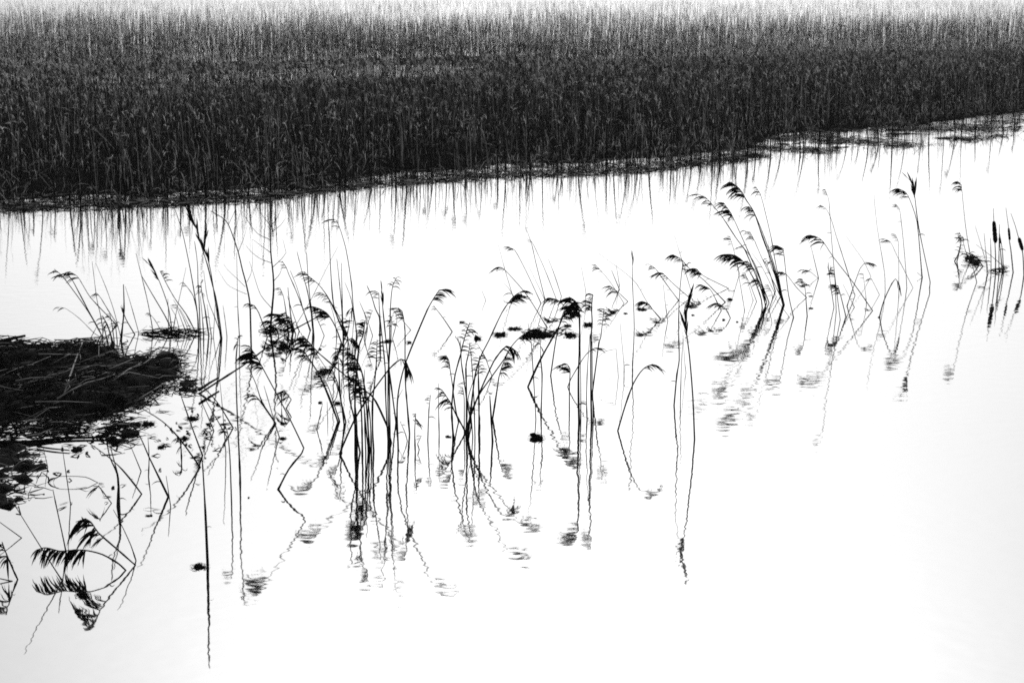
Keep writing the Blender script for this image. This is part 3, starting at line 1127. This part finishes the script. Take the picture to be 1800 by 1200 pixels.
def reed_mat(poly_px, hmax, label, nstraw, step=0.07, stalks=(), aim=0.9, pale=0.10, rough=1.0, name='reed_mat', holes=0.0, lo=.25, hi=.9, spread=0.55, lift=0.10, fray=1.0):
    rnd = random.Random(len(label))
    W = []
    for i, p in enumerate(poly_px):                 # ragged outline between the traced corners
        q = poly_px[(i + 1) % len(poly_px)]
        k = max(1, int(math.hypot(q[0] - p[0], q[1] - p[1]) / 7))
        for j in range(k):
            t = j / k
            W.append(on_water(p[0] + (q[0] - p[0]) * t + (rnd.gauss(0, 2.2 * fray) if j else 0), p[1] + (q[1] - p[1]) * t + (rnd.gauss(0, 1.6 * fray) if j else 0)))
    cx = sum(p.x for p in W) / len(W)
    cy = sum(p.y for p in W) / len(W)
    poly = [(p.x - cx, p.y - cy) for p in W]
    root = empty(name, (cx, cy, 0))
    tag(root, label, 'reed mat')
    def hf(x, y):
        e = edge_dist(poly, x, y)
        n1 = sn((x + cx) * 1.3, (y + cy) * 1.3, 1.0)
        n2 = sn((x + cx) * 4.0, (y + cy) * 4.0, 2.0)
        n3 = sn((x + cx) * 11.0, (y + cy) * 11.0, 4.0)
        return hmax * (1 - math.exp(-e / 0.35)) * (1 + 0.5 * n1) + rough * (0.05 * n2 + 0.03 * n3) - 0.02 + holes * min(0, n1 + 0.15)
    xs = [p[0] for p in poly]
    ys = [p[1] for p in poly]
    nx = int((max(xs) - min(xs)) / step) + 2
    ny = int((max(ys) - min(ys)) / step) + 2
    idx, v, f = {}, [], []
    for i in range(nx):
        for j in range(ny):
            x, y = min(xs) + i * step, min(ys) + j * step
            if inside(poly, x, y):
                idx[i, j] = len(v)
                v.append((x, y, hf(x, y)))
            else:
                e = edge_dist(poly, x, y)
                if e < step * 1.5:
                    idx[i, j] = len(v)
                    v.append((x, y, -0.03 - e))
    for i in range(nx):
        for j in range(ny):
            q = [(i, j), (i + 1, j), (i + 1, j + 1), (i, j + 1)]
            if all(k in idx for k in q):
                f.append(tuple(idx[k] for k in q))
    mesh_obj('mound', v, f, M_MAT, root)
    V, T, MI = straws(poly, nstraw, lambda x, y: max(0.0, hf(x, y)), lo, hi, aim, spread, pale, rnd, lift=lift)
    o = big_mesh('straw', V, T, [M_MAT, M_STRAW], MI, root)
    o['kind'] = 'stuff'
    for (x0, y0, x1, y1, wd) in stalks:
        a = on_water(x0, y0)
        b = on_water(x1, y1)
        pa = Vector((a.x - cx, a.y - cy, 0))
        pb = Vector((b.x - cx, b.y - cy, 0))
        pts = []
        for k in range(5):
            p = pa.lerp(pb, k / 4)
            p.z = max(0.03, hf(p.x, p.y) + 0.06)
            pts.append(p)
        zz = [max(p.z for p in pts)] * 5
        for k, p in enumerate(pts):
            p.z = 0.6 * zz[k] + 0.4 * p.z
        g = Geo()
        g.tube(pts, [wd, wd, wd * 0.9, wd * 0.8, wd * 0.6], 5)
        mesh_obj('stalk', g.v, g.f, M_STRAW, root)
    return root

reed_mat([(-220, 640), (-60, 604), (0, 606), (50, 604), (96, 610), (146, 609), (190, 607), (215, 603), (228, 598), (222, 606), (204, 628),
          (250, 630), (306, 622), (324, 640), (318, 655), (300, 668), (292, 684), (250, 712), (190, 727), (117, 738), (60, 734), (0, 742), (-220, 760)],
         0.20, 'large black mat of flattened dead reeds at the left edge', 1500, pale=0.11, spread=0.75, fray=1.9, rough=1.8, lo=0.12, hi=0.8, lift=0.14,
         stalks=[(114, 722, 146, 629, 0.013), (102, 729, 204, 690, 0.012), (204, 690, 298, 633, 0.010), (245, 710, 292, 678, 0.011),
                 (187, 646, 216, 630, 0.009), (140, 712, 190, 690, 0.008), (20, 680, 90, 655, 0.008), (60, 700, 130, 676, 0.008),
                 (160, 660, 205, 640, 0.007), (0, 690, 60, 665, 0.007), (200, 700, 250, 660, 0.007)], holes=0.18)
reed_mat([(306, 676), (314, 664), (330, 659), (343, 663), (350, 674), (347, 684), (352, 690), (336, 693), (318, 690), (310, 694)], 0.11,
         'round dark clump of reeds at the right tip of the large mat', 40, 0.035, aim=0.9, pale=0.08, lo=.06, hi=.3, spread=0.8, lift=0.2, rough=1.0)
reed_mat([(-150, 770), (0, 774), (40, 776), (58, 782), (62, 796), (84, 818), (80, 838), (50, 850), (80, 868), (50, 880), (30, 890), (0, 894), (-150, 900)],
         0.05, 'ragged low mat of dark litter at the left edge below the large mat', 330, 0.05, aim=0.4, pale=0.12, rough=1.7, holes=0.35,
         lo=.06, hi=.32, spread=0.9, lift=0.3)
reed_mat([(-60, 744), (60, 745), (120, 742), (160, 752), (150, 762), (90, 768), (0, 767), (-60, 770)], 0.03,
         'thin strip of half sunken litter along the near side of the large mat', 170, 0.05, aim=0.3, pale=0.10, rough=1.4, holes=0.35,
         lo=.08, hi=.4, lift=0.2)
reed_mat([(180, 752), (198, 744), (212, 736), (226, 746), (246, 744), (240, 758), (250, 764), (236, 770), (230, 782), (212, 780), (206, 790), (196, 778), (184, 772)],
         0.05, 'dark reed clump just below the lower edge of the large mat', 60, 0.035, aim=0.6, pale=0.06, lo=.08, hi=.45, spread=0.7, lift=0.2, rough=1.8, holes=0.25)
reed_mat([(236, 588), (262, 587), (284, 585), (298, 581), (312, 583), (330, 585), (351, 586), (351, 588), (326, 589), (305, 591), (285, 589), (262, 589)], 0.02,
         'narrow floating strip of dark litter behind the large mat', 70, 0.035, aim=0.0, pale=0.03, lo=.08, hi=.5, spread=0.25, lift=0.25, rough=0.8)
reed_mat([(462, 583), (478, 579), (490, 581), (502, 577), (514, 582), (502, 587), (486, 586), (474, 589)], 0.05,
         'dark heap of collapsed reed tops at the foot of the straight sapling', 30, 0.04, aim=0.7, pale=0.03, lo=.08, hi=.3, spread=1.0, lift=0.3, rough=1.4)
reed_mat([(1696, 455), (1704, 452), (1714, 455), (1724, 459), (1730, 464), (1718, 465), (1706, 462)], 0.08,
         'dark tussock of broken stalks left of the cattails', 22, 0.05, aim=-0.6, pale=0.02, lo=.15, hi=.6, spread=0.5, lift=0.25, rough=1.8)
reed_mat([(1749, 477), (1763, 474), (1766, 478), (1751, 480)], 0.03,
         'small dark tussock at the foot of the cattails', 14, 0.05, aim=0.2, pale=0.02, lo=.1, hi=.45, spread=0.8, lift=0.4)

reed_mat([(918, 590), (930, 583), (942, 579), (952, 583), (964, 579), (978, 582), (990, 579), (1002, 583), (996, 588), (980, 586), (966, 591), (950, 588), (938, 594)], 0.0,
         'ragged low strip joining the line of floating clumps', 45, 0.035, aim=0.2, pale=0.02, lo=.05, hi=.3,
         spread=0.8, lift=0.3, rough=1.2, holes=0.3)

def clump(px, py, wpx, hpx, label, tail=0):
    """a floating ball of dead reed: an uneven low lump with wisps round it"""
    rnd = random.Random(int(px * 7 + py))
    c = on_water(px, py + hpx * 0.25)
    m_px = (c.y * CT + CAM_H * ST) / F
    a = wpx * 0.40 * m_px
    sin_el = CAM_H / math.hypot(c.y, CAM_H)
    depth = max(a * 0.45, min(a * 1.2, hpx * 0.22 * m_px / sin_el))
    hz = max(0.012, min(a * 0.7, hpx * 0.42 * m_px))
    root = empty('floating_clump', c)
    tag(root, label, 'reed clump', 'small clumps floating on the water')
    v, f = [], []
    nu, nv = 18, 7
    sk = rnd.uniform(-0.3, 0.3)
    for j in range(nv + 1):
        th = math.pi * j / nv
        for i in range(nu):
            ph = 2 * math.pi * i / nu
            q = Vector((math.cos(ph) * math.sin(th), math.sin(ph) * math.sin(th), math.cos(th)))
            k = 0.72 + 0.7 * sn(q.x * 1.6 + px * 1.37, q.y * 1.6 + py, q.z * 1.6) + 0.4 * sn(q.x * 5 + px, q.y * 5, q.z * 5)
            x = q.x * a * k
            v.append((x, q.y * depth * k + sk * x, q.z * hz * k * (1 - 0.25 * q.x)))
    for j in range(nv):
        for i in range(nu):
            i2 = (i + 1) % nu
            f.append((j * nu + i, (j + 1) * nu + i, (j + 1) * nu + i2, j * nu + i2))
    mesh_obj('lump', v, f, M_MAT, root)
    g = Geo()
    for k in range(int(18 + wpx * 1.3)):
        q = rnd.uniform(0, 6.28)
        p0 = Vector((math.cos(q) * a * rnd.uniform(.2, .9), math.sin(q) * depth * rnd.uniform(.2, .9), hz * rnd.uniform(.2, .9)))
        d = Vector((math.cos(q + rnd.gauss(0, .8)), math.sin(q + rnd.gauss(0, .8)), rnd.uniform(0.0, 1.1))).normalized()
        L = a * rnd.uniform(0.3, 1.0) if wpx < 40 else a * rnd.uniform(0.15, 0.5)
        pts = [p0 + d * (L * s) + Vector((0, 0, -L * 0.9 * s * s)) for s in (0, .25, .5, .75, 1)]
        for p in pts:
            p.z = max(p.z, 0.003)
        wmax = max(0.003, min(0.008, a * 0.035))
        g.blade(pts, [wmax * .7, wmax, wmax, wmax * .7, 0.0006], Vector((0, 0.3, 1)), 0.4)
    o = mesh_obj('wisps', g.v, g.f, M_PLUME, root)
    o['kind'] = 'stuff'
    return root

CLUMPS = [
    (350, 993, 36, 14, 'dark clump touching the tall lone stem in the near left water'),
    (147, 1042, 40, 16, 'lens-shaped dark clump nearest the lower left corner'),
    (943, 765, 34, 20, 'roundest largest dark clump alone right of the fan-shaped clump'),
    (338, 733, 28, 11, 'dark clump on a leaning stem right of the mat tip'),
    (260, 742, 34, 14, 'long dark clump close under the lower right edge of the mat'),
    (284, 784, 17, 9, 'small oval clump below the mat between two leaning stems'),
    (326, 768, 22, 10, 'small clump with a hanging plume below the mat tip'),
    (788, 766, 12, 6, 'tiny clump left of the foot of the fan-shaped clump'),
    (262, 905, 14, 5, 'thin floating scrap below the mat in the near left water'),
    (497, 769, 16, 7, 'small dark clump at the foot of a thin stem left of the central clump'),
    (593, 705, 17, 15, 'upright dark tuft among the stems left of the central clump'),
    (563, 705, 10, 11, 'small round tuft left of the central clump above a short spike'),
    (135, 786, 28, 18, 'dark rounded clump between the large mat and the ragged low mat'),
    (198, 768, 20, 12, 'dark clump against the clump below the large mat'),
    (437, 873, 5, 6, 'tiny speck floating alone left of the kinked reed'),
    (1283, 525, 13, 6, 'tiny clump among the leaning group on its left side'),
    (1218, 553, 8, 4, 'speck right of the big leafy lone reed'),
    (1272, 561, 8, 5, 'speck under the drooping plumes of the leaning group'),
    (1296, 565, 6, 4, 'speck right of the plumes under the leaning group'),
    (1100, 550, 10, 4, 'thin floating scrap left of the tall bare lone stem'),
    (1078, 547, 14, 9, 'small ring-shaped clump left of the tall bare lone stem'),
    (1128, 542, 22, 8, 'dark clump just right of the tall bare lone stem'),
    (1425, 520, 9, 3, 'thin scrap at the left of the thin group by the cattails'),
    (1426, 541, 11, 4, 'speck below the thin scrap left of the thin group'),
    (812, 565, 14, 6, 'tiny clump above the tip of the fan-shaped clump'),
    (683, 598, 17, 8, 'small clump behind the right stems of the central clump'),
    (719, 600, 13, 9, 'small ringed clump behind the far right stem of the central clump'),
    (668, 587, 9, 5, 'tiny scrap behind the middle of the central clump'),
    (694, 569, 7, 4, 'tiny scrap high behind the central clump'),
    (562, 612, 8, 8, 'small square scrap on the long slanting stem of the central clump'),
    (840, 592, 20, 13, 'leftmost clump of the line floating behind the fan-shaped clump'),
    (880, 586, 34, 11, 'second clump of the floating line, long and slanted'),
    (907, 576, 32, 8, 'thin clump lying above the second clump of the floating line'),
    (950, 584, 62, 18, 'longest darkest clump in the middle of the floating line'),
    (1004, 586, 28, 14, 'rounded clump right of the longest one in the floating line'),
    (998, 571, 18, 7, 'small clump above the rounded one in the floating line'),
    (1006, 553, 18, 12, 'dark tuft hanging under the arching plume above the floating line'),
    (1034, 568, 26, 13, 'rightmost clump of the floating line by the upright spike'),
    (1545, 557, 6, 4, 'speck at the foot of the hooked reed left of the cattails'),
    (170, 1, 0, 0, ''),
]
for c in CLUMPS:
    if c[2]:
        clump(*c)

# scraps of leaf and straw drifting off the mat
def scraps():
    rnd = random.Random(21)
    g = Geo()
    for i in range(330):
        px = rnd.uniform(-10, 430)
        py = 735 + abs(rnd.gauss(0, 70)) - 20 * (px > 200)
        if px > 150 and rnd.random() < (px - 150) / 330 or sn(px * 0.02, py * 0.03, 4.4) < -0.05:
            continue
        c = on_water(px, py, 0.006)
        q = rnd.uniform(0, 6.28)
        L = rnd.uniform(0.02, 0.11)
        d = Vector((math.cos(q), math.sin(q), 0))
        pts = [c + d * (L * t) + Vector((0, 0, rnd.uniform(0, 0.02) if 0 < t < 1 else 0)) for t in (-1, -.4, .3, 1)]
        wd = rnd.uniform(0.006, 0.022)
        g.blade(pts, [0.001, wd, wd * .8, 0.001], Vector((0, 0.1, 1)), 0.4)
    o = mesh_obj('floating_scraps', g.v, g.f, M_MAT)
    tag(o, 'loose scraps of leaf and straw drifting off the large mat', 'litter', kind='stuff')
scraps()

# drifting sticks
def stick(P, rad, label, z=0.02, mat=None):
    pts = [on_water(x, y, z) for x, y in P]
    b = pts[0].copy()
    b.z = 0
    root = empty('floating_stick', b)
    tag(root, label, 'stick')
    g = Geo()
    path = resample([p - b for p in pts])
    n = len(path)
    g.tube(path, [rad * (1 - 0.5 * i / n) for i in range(n)], 5)
    mesh_obj('wood', g.v, g.f, mat or M_MAT, root)
stick([(-30, 779), (60, 776), (110, 770), (188, 768)], 0.028, 'long dark stick lying in the water below the large mat')
stick([(65, 784), (90, 788), (122, 791)], 0.014, 'short dark stick beside the rounded clump below the large mat')
stick([(-20, 604), (15, 596), (44, 590)], 0.035, 'dark stick jutting up on the far edge of the large mat', 0.22)
stick([(350, 685), (365, 675), (384, 664)], 0.024, 'short thick stick pointing right from the mat tip', 0.10)

# ------------------------------------------------------------------ thin mist over the whole marsh
def haze():
    m = bpy.data.materials.new('mist')
    m.use_nodes = True
    nt = m.node_tree
    nt.nodes.clear()
    out = nt.nodes.new('ShaderNodeOutputMaterial')
    pv = nt.nodes.new('ShaderNodeVolumePrincipled')
    pv.inputs['Color'].default_value = (0.95, 0.95, 0.95, 1)
    pv.inputs['Density'].default_value = 0.00022
    pv.inputs['Anisotropy'].default_value = 0.3
    nt.links.new(pv.outputs[0], out.inputs['Volume'])
    x0, x1, y0, y1, z0, z1 = -520, 520, -60, 1600, -1.2, 7.0
    v = [(x0, y0, z0), (x1, y0, z0), (x1, y1, z0), (x0, y1, z0), (x0, y0, z1), (x1, y0, z1), (x1, y1, z1), (x0, y1, z1)]
    f = [(3, 2, 1, 0), (4, 5, 6, 7), (0, 1, 5, 4), (1, 2, 6, 5), (2, 3, 7, 6), (3, 0, 4, 7)]
    o = mesh_obj('haze', v, f, m, smooth=False)
    tag(o, 'thin pale mist hanging over the marsh', kind='stuff')
haze()
